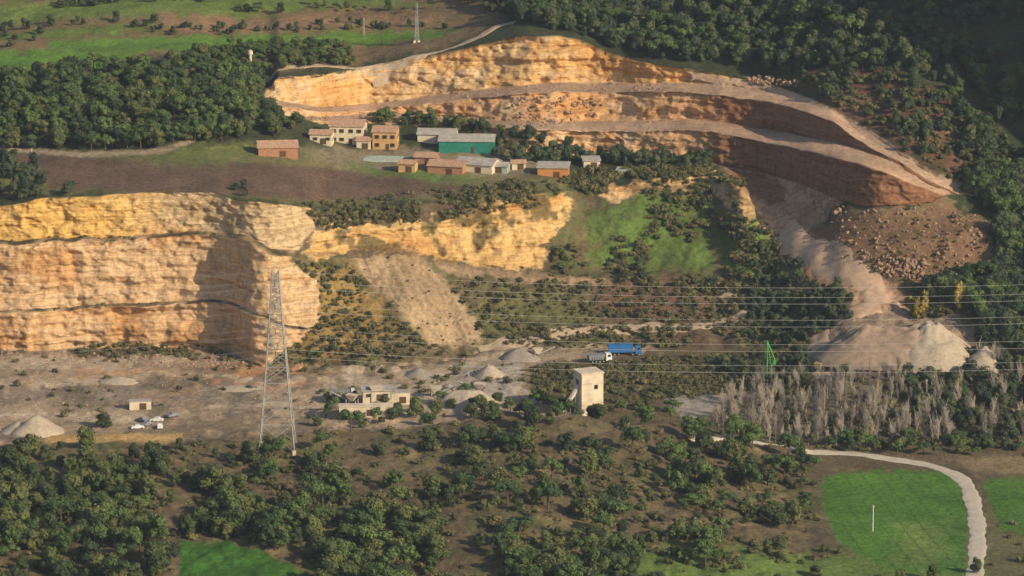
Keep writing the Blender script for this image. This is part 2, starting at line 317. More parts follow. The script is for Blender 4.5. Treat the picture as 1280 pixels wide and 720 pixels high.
M['gold']=mleaf("poplar_foliage",(.14,.12,.03),(.28,.22,.05))
M['bark']=msimple("bark",(.12,.09,.065),.4,2)
M['twig']=msimple("bare_twigs",(.40,.345,.29),.25,1)
M['stone']=msimple("boulder_stone",(.40,.27,.18),.35,1.2,.95,bump=.2)
# ---------------------------------------------------------------- mesh builder
class MB:
    def __init__(s): s.v=[];s.f=[];s.m=[];s.t=[];s.mats=[]
    def mi(s,mat):
        if mat not in s.mats: s.mats.append(mat)
        return s.mats.index(mat)
    def addm(s,vs,fs,mat,t=.3):
        o=len(s.v); s.v.extend([tuple(v) for v in vs]); k=s.mi(mat)
        for f in fs: s.f.append(tuple(o+i for i in f)); s.m.append(k); s.t.append(t)
    def box(s,c,d,mat,rz=0,t=.3):
        x,y,z=[k/2 for k in d]; vs=[]
        for a,b_,c_ in [(-x,-y,-z),(x,-y,-z),(x,y,-z),(-x,y,-z),(-x,-y,z),(x,-y,z),(x,y,z),(-x,y,z)]:
            vs.append((c[0]+a*math.cos(rz)-b_*math.sin(rz),c[1]+a*math.sin(rz)+b_*math.cos(rz),c[2]+c_))
        s.addm(vs,[(0,3,2,1),(4,5,6,7),(0,1,5,4),(1,2,6,5),(2,3,7,6),(3,0,4,7)],mat,t)
    def strut(s,a,b_,r0,r1,mat,n=4,t=.3):
        a=Vector(a);b_=Vector(b_);d=(b_-a).normalized(); u=d.orthogonal().normalized(); w=d.cross(u); vs=[]
        for p,r in ((a,r0),(b_,r1)):
            for k in range(n):
                g_=2*math.pi*(k+.5)/n; vs.append(p+u*math.cos(g_)*r+w*math.sin(g_)*r)
        fs=[(k,(k+1)%n,n+(k+1)%n,n+k) for k in range(n)]+[tuple(range(n-1,-1,-1)),tuple(range(n,2*n))]
        s.addm(vs,fs,mat,t)
    def leaves(s,c,r,cnt,size,mat,t0):
        d=rng.normal(size=(cnt,3)); d[:,2]=d[:,2]+.25; d/=np.linalg.norm(d,axis=1)[:,None]
        p=np.array(c)+d*np.array(r)*(.80+.32*rng.random((cnt,1)))
        nn=d+rng.normal(size=(cnt,3))*.4; nn/=np.linalg.norm(nn,axis=1)[:,None]
        u=np.cross(nn,rng.normal(size=(cnt,3))); u/=np.linalg.norm(u,axis=1)[:,None]; w=np.cross(nn,u)
        sz=size*(.55+.8*rng.random((cnt,1)))
        q=np.stack([p-u*sz,p-w*sz*.7,p+u*sz,p+w*sz*.7],1); k=s.mi(mat); o=len(s.v)
        s.v.extend(map(tuple,q.reshape(-1,3)))
        for j in range(cnt): s.f.append((o+4*j,o+4*j+1,o+4*j+2,o+4*j+3)); s.m.append(k); s.t.append(float(t0+rng.normal()*.12))
    def blob(s,c,r,mat,t=.1,seed=0,lv=2,am=.25):
        import bmesh
        bm=bmesh.new(); bmesh.ops.create_icosphere(bm,subdivisions=lv,radius=1)
        P=np.array([v.co for v in bm.verts]); k=1+am*vn(P[:,0]*1.8+seed,P[:,1]*1.8,P[:,2]*1.8,3)+am*.5*vn(P[:,0]*4+seed,P[:,1]*4,P[:,2]*4,4)
        P=P*k[:,None]*np.array(r)+np.array(c); fs=[tuple(v.index for v in f.verts) for f in bm.faces]; bm.free(); s.addm(P,fs,mat,t)
    def mesh(s,name):
        me=bpy.data.meshes.new(name); me.from_pydata([tuple(map(float,v)) for v in s.v],[],s.f)
        for k in s.mats: me.materials.append(k)
        me.polygons.foreach_set("material_index",s.m)
        a=me.attributes.new("tint",'FLOAT','FACE'); a.data.foreach_set("value",s.t); me.update(); return me
    def obj(s,name,loc=(0,0,0),rz=0,parent=None):
        o=bpy.data.objects.new(name,s.mesh(name)); scene.collection.objects.link(o); o.location=loc; o.rotation_euler=(0,0,rz)
        if parent: o.parent=parent
        return o
def tree(kind,seed,q=1.0):
    global rng
    rng=np.random.default_rng(seed); random.seed(seed); b=MB(); r=random.random
    if kind=='pine':
        lean=(r()-.5)*.8; b.strut((0,0,-1),(lean,0,4.8),.26,.15,M['bark'],6)
        for k in range(10):
            a=r()*6.28; rr=(.3+r())*2.3; zc=4.6+2.6*r()-rr*.3; c=(lean+math.cos(a)*rr,math.sin(a)*rr,zc); s_=.9+r()*.8
            b.strut((lean*.8,0,3.2+r()*1.2),c,.1,.04,M['bark'],4); t=.08+.42*r()
            b.blob(c,(s_*.85,s_*.85,s_*.6),M['pine'],t*.5,seed+k,1); b.leaves(c,(s_*1.1,s_*1.1,s_*.8),int(70*q),.33,M['pine'],t)
    elif kind in('oak','far'):
        mt=M[kind]; b.strut((0,0,-1),(.2,0,3),.25,.15,M['bark'],6)
        for k in range(12):
            a=r()*6.28; h=r(); rr=(1-h*.6)*(.4+r())*2.0; c=(math.cos(a)*rr,math.sin(a)*rr,1.6+h*4.2); s_=1.0+r()*.8
            if k<4: b.strut((.1,0,1.5),c,.1,.05,M['bark'],4)
            t=.06+.42*r(); b.blob(c,(s_*.9,s_*.9,s_*.8),mt,t*.5,seed+k,1); b.leaves(c,(s_*1.1,s_*1.1,s_*.95),int(58*q),.34,mt,t)
    elif kind=='bush':
        for k in range(6):
            a=r()*6.28; rr=r()*1.2; c=(math.cos(a)*rr,math.sin(a)*rr,.4+r()*.7); s_=.55+r()*.5; t=.05+.45*r()
            b.blob(c,(s_*.8,s_*.8,s_*.7),M['bush'],t*.6,seed+k,1); b.leaves(c,(s_*1.15,)*3,int(22*q),.27,M['bush'],t)
        b.strut((0,0,-.5),(0,0,.6),.08,.04,M['bark'],4)
    elif kind=='bare':
        b.strut((0,0,-1),(0,0,6),.13,.07,M['twig'],5)
        for k in range(30):
            a=r()*6.28; h=1.0+4.8*r(); l=1.2+2.2*r(); p=(math.cos(a)*l*.42,math.sin(a)*l*.42,h+l); b.strut((0,0,h),p,.06,.03,M['twig'],3)
            for j in range(3):
                u=.3+.6*r(); s0=(p[0]*u,p[1]*u,h+l*u); b.strut(s0,(s0[0]+(r()-.5)*1.2,s0[1]+(r()-.5)*1.2,s0[2]+.8+r()*.7),.035,.02,M['twig'],3)
    elif kind=='poplar':
        b.strut((0,0,-1),(0,0,9),.2,.05,M['bark'],6)
        for k in range(16):
            h=k/16; a=r()*6.28; c=(math.cos(a)*.6,math.sin(a)*.6,1.8+h*8); s_=1.1*(1-abs(h-.4)*.9); t=.2+.4*r(); b.blob(c,(s_*.7,s_*.7,s_),M['gold'],t*.6,seed+k,1); b.leaves(c,(s_,s_,s_*1.3),70,.25,M['gold'],t)
    elif kind=='rock':
        b.blob((0,0,.2),(1,.8,.75),M['stone'],.3,seed*3.1,2,.55)
    return b.mesh(kind+"_"+str(seed))
def coll(name,specs):
    c=bpy.data.collections.new(name)
    for k,(kind,seed,q) in enumerate(specs):
        o=bpy.data.objects.new("%s_%02d"%(name,k),tree(kind,seed,q)); c.objects.link(o)
    return c
CO={'oak':coll("oak_kinds",[('oak',k,1) for k in range(1,6)]),
    'mix':coll("foreground_kinds",[('oak',k,1) for k in range(11,15)]+[('pine',k,1) for k in range(21,25)]),
    'pine':coll("pine_kinds",[('pine',k,1) for k in range(31,35)]),
    'far':coll("forest_kinds",[('far',k,.8) for k in range(41,46)]),
    'bush':coll("bush_kinds",[('bush',k,1) for k in range(51,56)]),
    'bare':coll("bare_kinds",[('bare',k,1) for k in range(61,65)]),
    'poplar':coll("poplar_kinds",[('poplar',71,1),('poplar',72,1)]),
    'rock':coll("rock_kinds",[('rock',k,1) for k in range(81,87)])}
rng=np.random.default_rng(99); random.seed(99)
NG={}
def ngroup(key):
    if key in NG: return NG[key]
    g_=bpy.data.node_groups.new("scatter_"+key,'GeometryNodeTree')
    g_.interface.new_socket(name="Geometry",in_out='INPUT',socket_type='NodeSocketGeometry'); g_.interface.new_socket(name="Geometry",in_out='OUTPUT',socket_type='NodeSocketGeometry')
    i_=g_.nodes.new("NodeGroupInput");o_=g_.nodes.new("NodeGroupOutput"); ip=g_.nodes.new("GeometryNodeInstanceOnPoints"); ci=g_.nodes.new("GeometryNodeCollectionInfo")
    ci.inputs["Collection"].default_value=CO[key]; ci.inputs["Separate Children"].default_value=True; ci.inputs["Reset Children"].default_value=True
    ip.inputs["Pick Instance"].default_value=True
    def na(nm,ty):
        x=g_.nodes.new("GeometryNodeInputNamedAttribute"); x.data_type=ty; x.inputs["Name"].default_value=nm
        return [o for o in x.outputs if o.enabled and o.name=="Attribute"][0]
    L=g_.links.new
    L(i_.outputs[0],ip.inputs["Points"]);L(ci.outputs[0],ip.inputs["Instance"]);L(na("idx",'INT'),ip.inputs["Instance Index"]);L(na("rotv",'FLOAT_VECTOR'),ip.inputs["Rotation"]);L(na("sclv",'FLOAT_VECTOR'),ip.inputs["Scale"]);L(ip.outputs[0],o_.inputs[0])
    NG[key]=g_; return g_
def put(name,key,P,S,tilt=0.0):
    n_=len(P)
    if n_==0: return
    me=bpy.data.meshes.new(name); me.vertices.add(n_); me.vertices.foreach_set("co",P.astype(np.float32).ravel())
    R=np.stack([rng.normal(size=n_)*tilt,rng.normal(size=n_)*tilt,rng.random(n_)*6.28],-1)
    SC=S[:,None]*np.stack([.85+.35*rng.random(n_),.85+.35*rng.random(n_),.8+.4*rng.random(n_)],-1)
    me.attributes.new("rotv",'FLOAT_VECTOR','POINT').data.foreach_set("vector",R.astype(np.float32).ravel())
    me.attributes.new("sclv",'FLOAT_VECTOR','POINT').data.foreach_set("vector",SC.astype(np.float32).ravel())
    me.attributes.new("idx",'INT','POINT').data.foreach_set("value",rng.integers(0,len(CO[key].objects),n_).astype(np.int32))
    o=bpy.data.objects.new(name,me); scene.collection.objects.link(o); md=o.modifiers.new("scatter",'NODES'); md.node_group=ngroup(key)
PXf=PX.ravel();PYf=PY.ravel();SGf=SG.ravel();rockf=rock.ravel()
cl=fbm(X/14,Y/22,0,200,3).ravel()
iix=np.clip((PXf-RX0).astype(int),0,RW-1); iiy=np.clip((PYf-RY0).astype(int),0,RH-1)
inframe=(PXf>-560)&(PXf<2200)
def pts(polys,count,segs,clump=-9,norock=True,excl=None):
    if not isinstance(polys[0],list): polys=[polys]
    m=np.zeros(NV,bool)
    for p in polys: m|=raster(p,0)[iiy,iix]>.5
    if excl:
        for p in excl: m&=~(raster(p,0)[iiy,iix]>.5)
    m&=np.isin(SGf,segs)&inframe
    if norock: m&=(rockf<.25)
    if clump>-5: m&=(cl>clump)
    c=np.nonzero(m)[0]
    if len(c)==0: return np.zeros((0,3))
    k=rng.choice(c,count,replace=False) if count<len(c) else c
    return co[k]+np.stack([rng.normal(size=len(k))*.5,rng.normal(size=len(k))*.8,np.zeros(len(k))],-1)
def U(P,a,b_,pw=1.0): return a+(b_-a)*rng.random(len(P))**pw
FLD=[(1018,584),(1400,560),(1400,801),(1120,720),(1040,684),(1020,640)]
BLF=[(218,676),(288,677),(350,698),(400,735),(420,801),(216,801)]
DRY=[(40,535),(232,533),(236,558),(40,562)]
FG=[(-125,556),(330,556),(400,540),(640,522),(760,522),(870,545),(1000,566),(1030,600),(1050,690),(1000,710),(900,730),(900,801),(-125,801)]
ex=[FLD,BLF,DRY]
WR=[1]
P=pts(FG,400,WR,-.02,excl=ex); put("oak_and_pine_trees",'mix',P,U(P,.4,1.1))
P=pts(FG,230,WR,-9,excl=ex); put("holm_oaks",'oak',P,U(P,.3,.7))
P=pts(FG,2100,WR,-.3,excl=ex); put("foreground_scrub",'bush',P,U(P,.3,1.1,2))
P=pts([(-125,580),(200,580),(330,640),(420,700),(420,801),(-125,801)],210,WR,-.25,excl=ex); put("oak_grove",'oak',P,U(P,.5,1.15))
P=pts([(430,640),(700,660),(800,700),(640,801),(400,801)],120,WR,-.1); put("oak_grove",'mix',P,U(P,.5,1.1))
P=pts([(1100,716),(1400,700),(1400,801),(700,801),(700,722)],60,WR); put("holm_oaks",'oak',P,U(P,.3,.7))
P=pts([(1236,650),(1400,650),(1400,801),(1230,801)],35,WR); put("field_bushes",'bush',P,U(P,.5,1.4))
P=pts([(380,500),(560,488),(640,505),(860,510),(870,545),(640,524),(400,540)],55,[2,3]); put("floor_edge_trees",'mix',P,U(P,.4,.85))
P=pts([(660,460),(1000,436),(1010,500),(940,486),(830,500),(720,520),(680,500)],900,[3],-9); put("valley_scrub",'bush',P,U(P,.3,1.0))
P=pts([(860,455),(1010,445),(1010,500),(930,480)],50,[3],-9); put("valley_trees",'far',P,U(P,.35,.75))
P=pts(BT,250,[2,3]); put("bare_trees",'bare',P,U(P,.5,1.1))
P=pts(BT,200,[2,3]); put("valley_scrub",'bush',P,U(P,.3,.9))
P=pts(BT,22,[2,3]); put("valley_trees",'far',P,U(P,.35,.7))
P=pts([(860,538),(1000,552),(1180,558),(1400,550),(1400,575),(1180,570),(1000,562),(880,562)],60,[1,2,3]); put("valley_trees",'mix',P,U(P,.35,.7))
P=pts([(1120,480),(1230,440),(1400,420),(1400,568),(1200,560)],270,[2,3]); put("riverside_trees",'far',P,U(P,.35,.85))
P=pts([(1120,470),(1230,440),(1400,420),(1400,568),(1200,560)],90,[2,3]); put("bare_trees",'bare',P,U(P,.6,1.1))
P=pts([(1120,470),(1230,440),(1400,420),(1400,568),(1000,560)],450,[2,3]); put("valley_scrub",'bush',P,U(P,.5,1.3))
P=pts([(0,445),(660,445),(660,520),(0,530)],130,[3],.05); put("quarry_floor_scrub",'bush',P,U(P,.3,.9))
P=pts([(90,432),(240,432),(300,446),(290,452),(100,446)],110,[3,4],-9,False); put("quarry_floor_scrub",'bush',P,U(P,.3,.9))
P=pts([(-125,280),(300,280),(300,400),(-125,400)],230,[5,7],-.1,False); put("ledge_scrub",'bush',P,U(P,.12,.45,2))
MID=[(350,330),(430,328),(560,440),(430,458),(340,455)]
P=pts(MID,600,[4,5,6,7,8],-.05,excl=[SPO]); put("slope_scrub",'bush',P,U(P,.25,.9,1.6))
P=pts(SPO,60,[4,5,6,7]); put("slope_scrub",'bush',P,U(P,.12,.4,1.6))
MD2=[(560,345),(700,350),(900,360),(1060,380),(1010,440),(660,440),(600,420)]
P=pts(MD2,1400,[4,5,6,7],-.2); put("slope_scrub",'bush',P,U(P,.25,.95,1.8))
P=pts([(940,300),(1060,370),(1065,395),(1000,432),(930,430),(935,360)],180,[3,4,5,6,7,8],-9); put("slope_oaks",'far',P,U(P,.3,.65))
SPUR=[(690,300),(735,250),(860,235),(935,262),(1000,320),(1060,375),(960,370),(690,345)]
P=pts(SPUR,600,[5,6,7,8,9],.03); put("spur_scrub",'bush',P,U(P,.25,1.1,1.5))
P=pts(SPUR,70,[5,6,7,8],.1); put("spur_oaks",'far',P,U(P,.25,.55))
P=pts([(380,255),(560,235),(720,225),(860,210),(930,225),(930,245),(740,250),(640,262),(560,275),(400,285)],850,[8,9],-.2,False); put("plateau_edge_scrub",'bush',P,U(P,.3,1.0,1.5))
P=pts([(600,236),(720,215),(890,205),(895,215),(830,224),(720,240)],200,[9,8],-.1); put("plateau_edge_scrub",'bush',P,U(P,.4,1.4))
P=pts([(640,184),(720,191),(870,196),(890,208),(870,212),(760,207),(640,202)],75,[9],-9,False); put("farm_trees",'far',P,U(P,.45,.8))
P=pts([(570,186),(640,170),(730,192),(650,206)],34,[9,10],-9,False); put("farm_trees",'far',P,U(P,.4,.85))
P=pts([(450,150),(540,152),(640,166),(620,172),(500,160)],30,[9,10,11],-9,False); put("farm_trees",'mix',P,U(P,.45,.8))
FL=[(-125,96),(60,92),(190,82),(250,74),(330,92),(320,128),(345,150),(380,160),(345,170),(230,178),(190,190),(80,186),(-125,186)]
P=pts(FL,950,[9,10,11,12,13,14,15]); put("forest",'mix',P,U(P,.45,1.05))
P=pts(FL,200,[9,10,11,12,13,14,15]); put("forest_oaks",'far',P,U(P,.5,1.0))
P=pts([(-125,205),(0,200),(52,205),(62,235),(95,232),(90,245),(0,250),(-125,255)],80,[9]); put("forest_oaks",'far',P,U(P,.5,1.0))
P=pts([(290,228),(318,228),(318,246),(290,246)],3,[9]); put("field_bushes",'far',P,U(P,.35,.5))
P=pts([(-125,30),(60,28),(200,28),(190,34),(60,34),(40,56),(-125,58)],70,[15]); put("hedgerow",'far',P,U(P,.3,.6))
P=pts([(70,0),(330,-8),(410,-5),(200,6),(90,10)],45,[15,16]); put("hedgerow",'far',P,U(P,.3,.6))
P=pts([(300,60),(430,60),(450,80),(350,86),(230,72)],110,[15]); put("hedgerow",'mix',P,U(P,.3,.75))
P=pts([(180,34),(420,29),(560,36),(440,38),(200,41)],70,[15]); put("hedgerow",'far',P,U(P,.2,.45))
P=pts([(250,12),(520,10),(560,20),(400,18)],20,[15]); put("field_trees",'mix',P,U(P,.25,.6))
P=pts([(450,-60),(700,-60),(720,40),(650,26),(600,14),(540,0),(470,-2)],150,[15,16]); put("forest",'mix',P,U(P,.5,.9))
P=pts([(-125,-60),(420,-60),(420,-30),(-125,-22)],120,[15,16]); put("forest",'far',P,U(P,.5,.9))
FR=[(640,-60),(1400,-60),(1400,470),(1235,430),(1220,400),(1150,366),(1250,340),(1250,272),(1205,232),(1130,182),(1080,144),(1020,108),(960,88),(900,82),(850,78),(760,60),(710,42),(640,30)]
RED=[(985,88),(1100,85),(1185,125),(1215,200),(1210,232),(1130,188),(1040,130)]
P=pts(FR,2450,list(range(3,17)),-.3,excl=[RED]); put("hill_forest",'far',P,U(P,.5,1.15))
P=pts(FR,480,list(range(3,17)),excl=[RED]); put("hill_forest_pines",'pine',P,U(P,.6,1.15))
P=pts(RED,110,[14,15],.0); put("hill_oaks",'far',P,U(P,.3,.75))
P=pts([(1000,90),(1120,95),(1240,150),(1280,240),(1200,232),(1130,182),(1040,126)],420,[14,15],-9,False); put("hill_scrub",'bush',P,U(P,.3,1.2,1.5))
P=pts([(1130,350),(1230,350),(1240,400),(1150,392)],130,[5,6,7,8],-9); put("hill_scrub",'bush',P,U(P,.5,1.4))
P=pts(POL_RB,90,[5,6,7,8,9],0,False); put("hill_scrub",'bush',P,U(P,.2,.7,1.5))
P=pts([(1135,388),(1160,388),(1160,398),(1135,398)],5,[4,5,6],-9,False); put("poplar_trees",'poplar',P,U(P,.7,.9))
P=pts([(1195,390),(1215,390),(1215,400),(1195,400)],2,[4,5,6],-9,False); put("poplar_trees",'poplar',P,U(P,.8,.95))
P=pts([(930,94),(995,100),(1000,108),(940,104)],160,[13,14,15],-9,False); put("boulders",'rock',P,U(P,.3,1.1,2),.5)
P=pts(POL_RB,1000,[5,6,7,8,9],-9,False); put("boulders",'rock',P,U(P,.1,.65,3),.5)
P=pts([(1080,320),(1160,322),(1150,350),(1110,345)],160,[5,6,7,8,9],-9,False); put("boulders",'rock',P,U(P,.3,1.0,2),.5)
P=pts([(640,120),(760,118),(740,150),(640,165)],420,[10,11,12],-9,False); put("rubble",'rock',P,U(P,.15,.8,2.5),.5)
P=pts([(560,70),(860,100),(860,112),(560,122)],200,[13],-9,False); put("rubble",'rock',P,U(P,.12,.6,2.5),.5)
P=pts([(1000,232),(1060,256),(1050,272),(1015,266)],80,[9,8],-9,False); put("boulders",'rock',P,U(P,.3,1.1,2),.5)
P=pts([(-125,436),(290,438),(340,456),(340,462),(-125,446)],550,[3,4],-9,False); put("rubble",'rock',P,U(P,.12,.6,2),.5)
P=pts([(1130,450),(1225,435),(1230,462),(1110,470)],130,[3,4],-9,False); put("boulders",'rock',P,U(P,.4,1.4,1.5),.5)
P=pts([(-125,445),(650,450),(650,520),(-125,540)],600,[3],.1); put("rubble",'rock',P,U(P,.1,.45,2),.5)
P=pts([(350,142),(860,150),(900,158),(860,152),(400,152)],400,[11,13],-9,False); put("rubble",'rock',P,U(P,.12,.5,2),.5)
# ---------------------------------------------------------------- ground lookup
bpy.context.view_layer.update()
def G(x,y_):
    d=Vector(((x-640)/F,cp+(360-y_)/F*sp,-sp+(360-y_)/F*cp)).normalized()
    ok,loc,nn,_=terrain.ray_cast(Vector((0,0,H)),d); return loc.copy()
def gz(x,y_):
    ok,loc,nn,_=terrain.ray_cast(Vector((x,y_,600)),Vector((0,0,-1))); return loc.z if ok else 0
def ribbon(name,path,w,mat,off=.18):
    W=[G(*p) for p in path]; pts_=[]
    for a_ in range(len(W)-1):
        p0=W[max(a_-1,0)];p1=W[a_];p2=W[a_+1];p3=W[min(a_+2,len(W)-1)]
        nn=max(3,int((p2-p1).length/1.5))
        for j in range(nn):
            t=j/nn; pts_.append(.5*((2*p1)+(p2-p0)*t+(2*p0-5*p1+4*p2-p3)*t*t+(3*p1-p0-3*p2+p3)*t**3))
    pts_.append(W[-1]); vs=[];fs=[];n_=9
    for k,p in enumerate(pts_):
        d=pts_[min(k+1,len(pts_)-1)]-pts_[max(k-1,0)]; d.z=0; d.normalize(); s_=Vector((d.y,-d.x,0))
        ww=w*(1+.12*math.sin(k*.37)+.08*math.sin(k*1.3))
        for j in range(n_):
            u=(j/(n_-1)-.5)*ww; x,y_=p.x+s_.x*u,p.y+s_.y*u; vs.append((x,y_,gz(x,y_)+off*(1-(abs(2*j/(n_-1)-1))**4*1.1)))
    for k in range(len(pts_)-1):
        for j in range(n_-1): o=k*n_+j; fs.append((o,o+1,o+n_+1,o+n_))
    me=bpy.data.meshes.new(name); me.from_pydata(vs,[],fs); me.materials.append(mat); me.polygons.foreach_set("use_smooth",[True]*len(fs))
    o=bpy.data.objects.new(name,me); scene.collection.objects.link(o); return o
mdirt=msimple("haul_dirt",(.56,.385,.265),.22,.5,.95,bump=.1); mroad=msimple("pale_road",(.55,.49,.40),.18,.6,.9); mtrk=msimple("track_dirt",(.45,.345,.24),.3,.6,.95)
ribbon("haul_road",[(978,288),(992,299),(1020,314),(1060,338),(1088,360),(1100,382)],8,mdirt,.3)
ribbon("haul_road",[(1100,382),(1060,396),(1028,412),(1022,440),(1028,475)],7,mdirt,.3)
ribbon("dirt_track",[(600,441),(640,430),(690,418),(760,409),(850,408),(905,404),(930,391),(932,375),(900,362)],6,mtrk,.35)
ribbon("country_road",[(1000,562),(1060,567),(1120,575),(1170,584),(1205,602),(1219,640),(1222,680),(1216,740)],5,mroad,.15)
ribbon("dirt_track",[(330,100),(430,84),(520,70),(590,50),(625,32),(645,28)],4,mtrk,.3)
ribbon("dirt_track",[(860,549),(940,552),(1000,562)],4,mroad,.3)
def pile(x,y_,w,h,mat,asp=1.0,rid=0.0):
    p=G(x,y_); n_=64;mm=26;vs=[];fs=[]
    sd=random.random()*50
    for j in range(mm+1):
        t=j/mm
        for k in range(n_):
            a_=2*math.pi*k/n_; rr=t*(1+.16*float(vn(math.cos(a_)*1.5+sd,math.sin(a_)*1.5,0,7)))
            x_=math.cos(a_)*rr*w/2*(1-rid)+rid*w/2*math.cos(a_); yy=math.sin(a_)*rr*w/2*asp
            if rid and j==0: yy=0
            z_=h*(1-t)**.92*(1+.18*float(vn(x_*.18+sd,yy*.18,0,8))+.06*float(vn(x_*.7+sd,yy*.7,0,8)))-(.8 if j==mm else 0)
            if t<.08: z_=min(z_,h*.95)
            vs.append((x_,yy,z_))
    for j in range(mm):
        for k in range(n_): a_=j*n_+k;b_=j*n_+(k+1)%n_; fs.append((a_,a_+n_,b_+n_,b_))
    fs.append(tuple(range(n_)))
    me=bpy.data.meshes.new("gravel_pile"); me.from_pydata(vs,[],fs); me.materials.append(mat); me.polygons.foreach_set("use_smooth",[True]*len(fs))
    o=bpy.data.objects.new("gravel_pile",me); o.location=(p.x,p.y,p.z-.3); scene.collection.objects.link(o)
gA=msimple("grey_gravel",(.32,.28,.235),.25,1.5,.95,bump=.2); gB=msimple("brown_gravel",(.33,.245,.18),.3,.4,.95,bump=.3); gC=msimple("pale_gravel",(.46,.38,.29),.25,1.2,.95,bump=.2)
for a_ in [(650,446,14,4.5,gA),(45,540,18,6,gC),(22,538,12,3.5,gC),(612,470,12,4,gC),(1120,446,60,12,gB,.5,.3),(1165,446,34,12,gC),(1075,434,24,7,gB),(1232,456,16,7,gC),(300,486,22,1.8,gC,.5),(585,508,24,6,gC,.7,.3),(525,468,12,2.5,gA),(150,476,14,2,gC,.6),(560,490,10,3,gA)]: pile(*a_)
# ---------------------------------------------------------------- buildings
wWhite=msimple("cream_render",(.68,.59,.44),.15,.6,.9); wOch=msimple("ochre_render",(.58,.36,.16),.2,.5,.9); wBrick=msimple("brick_wall",(.42,.22,.13),.3,1.5,.9)
rTile=msimple("clay_tiles",(.50,.31,.21),.35,1.2,.9); rGrey=msimple("fibre_cement_roof",(.42,.39,.35),.3,.5,.85); gGreen=msimple("green_sheet_cladding",(.03,.22,.17),.25,.6,.5); mGlass=msimple("window_dark",(.03,.035,.04),.2,1,.25); mWood=msimple("timber_shutter",(.12,.07,.04),.3,2,.7)
mConc=msimple("weathered_concrete",(.68,.58,.44),.25,.3,.9); mMetal=msimple("galvanised_steel",(.36,.36,.35),.2,.8,.6,.2); mDark=msimple("dark_steel",(.10,.10,.10),.3,1,.6); mOrange=msimple("orange_cladding",(.55,.24,.09),.2,.6,.8); mPoly=msimple("greenhouse_film",(.36,.42,.36),.25,.7,.7)
mWire=msimple("aluminium_cable",(.40,.40,.40),.1,1,.7)
def part(parent,nm,b): o=b.obj(nm,parent=parent); return o
def building(name,x,y_,w,d,h,rz,wall,roof,rh=1.6,kind='gable',wins=None,base=None):
    p=base or G(x,y_); e=bpy.data.objects.new(name,None); scene.collection.objects.link(e); e.location=(p.x,p.y+d/2,p.z); e.rotation_euler=(0,0,rz)
    b=MB(); b.box((0,0,h/2-1),(w,d,h+2),wall)
    if kind=='gable':
        for sx in (-1,1):
            xx=sx*(w/2-.1); b.addm([(xx,-d/2,h),(xx,d/2,h),(xx,0,h+rh)],[(0,1,2)],wall)
    part(e,"walls",b); b=MB(); o=.45; t=.18
    if kind=='gable':
        b.addm([(-w/2-o,-d/2-o,h-.2),(w/2+o,-d/2-o,h-.2),(w/2+o,0,h+rh),(-w/2-o,0,h+rh),(-w/2-o,d/2+o,h-.2),(w/2+o,d/2+o,h-.2),
                (-w/2-o,-d/2-o,h-.2+t),(w/2+o,-d/2-o,h-.2+t),(w/2+o,0,h+rh+t),(-w/2-o,0,h+rh+t),(-w/2-o,d/2+o,h-.2+t),(w/2+o,d/2+o,h-.2+t)],
               [(0,3,2,1),(3,4,5,2),(6,7,8,9),(9,8,11,10),(0,1,7,6),(5,4,10,11),(1,2,8,7),(2,5,11,8),(3,0,6,9),(4,3,9,10)],roof)
    elif kind=='shed':
        b.addm([(-w/2-o,-d/2-o,h+.02),(w/2+o,-d/2-o,h+.02),(w/2+o,d/2+o,h+rh),(-w/2-o,d/2+o,h+rh),(-w/2-o,-d/2-o,h+.22),(w/2+o,-d/2-o,h+.22),(w/2+o,d/2+o,h+rh+.2),(-w/2-o,d/2+o,h+rh+.2)],
               [(0,3,2,1),(4,5,6,7),(0,1,5,4),(1,2,6,5),(2,3,7,6),(3,0,4,7)],roof)
    else:
        b.box((0,0,h+.1),(w+.3,d+.3,.25),roof)
    part(e,"roof",b); b=MB();f=MB()
    for (wx,wz,ww,wh) in (wins or []):
        b.box((wx,-d/2-.03,wz),(ww,.1,wh),mGlass); 
        f.box((wx,-d/2-.07,wz-wh/2-.08),(ww+.3,.2,.12),wall)
        for s_ in(-1,1): f.box((wx+s_*(ww/2+.2),-d/2-.05,wz),(.34,.08,wh),mWood)
    for wz in [1.5]+([4.5] if h>5 else []):
        for wy in (-d*.25,d*.25): b.box((w/2+.03,wy,wz),(.1,.9,1.1),mGlass); b.box((-w/2-.03,wy,wz),(.1,.9,1.1),mGlass)
    if wins or h>5: part(e,"windows",b)
    if wins: part(e,"shutters_and_sills",f)
    b=MB(); b.box((w*.12,-d/2-.04,1.05),(1.2 if h>4 else 2.2,.12,2.1),mWood); part(e,"door",b)
    return e
W2=[(-4.6,4.8,1,1.3),(-1.8,4.8,1,1.3),(1.6,4.8,1,1.3),(4.6,4.8,1,1.3),(-4.6,1.7,1,1.2),(-1.8,1.7,1,1.2),(4.6,1.7,1,1.2)]
building("brick_barn",346,196,14,8,3.4,.12,wBrick,rTile,1.8)
building("farmhouse",435,180,12.5,9,6.6,-.12,wWhite,rTile,1.8,wins=W2)
building("farmhouse_annex",402,180,8,6,3.6,-.12,wWhite,rTile,1.2,wins=[(-2,1.9,.9,1.1),(2.6,1.9,.9,1.1)])
building("farm_outbuilding",455,186,5,5,3,-.1,wWhite,rTile,1.0)
building("ochre_house",482,187,8.8,8,6.6,-.1,wOch,rTile,1.5,wins=[(-2.8,4.7,1,1.3),(.1,4.7,1,1.3),(2.9,4.7,1,1.3),(-2.8,1.7,1,1.3),(2.9,1.7,1,1.3)])
building("storage_shed",547,180,14,9,3.6,-.1,wWhite,rGrey,1.4)
building("green_warehouse",584,191,20,12,4.3,-.06,gGreen,rGrey,1.6)
building("brick_shed",560,218,13,9,3.0,-.25,wBrick,rTile,1.4)
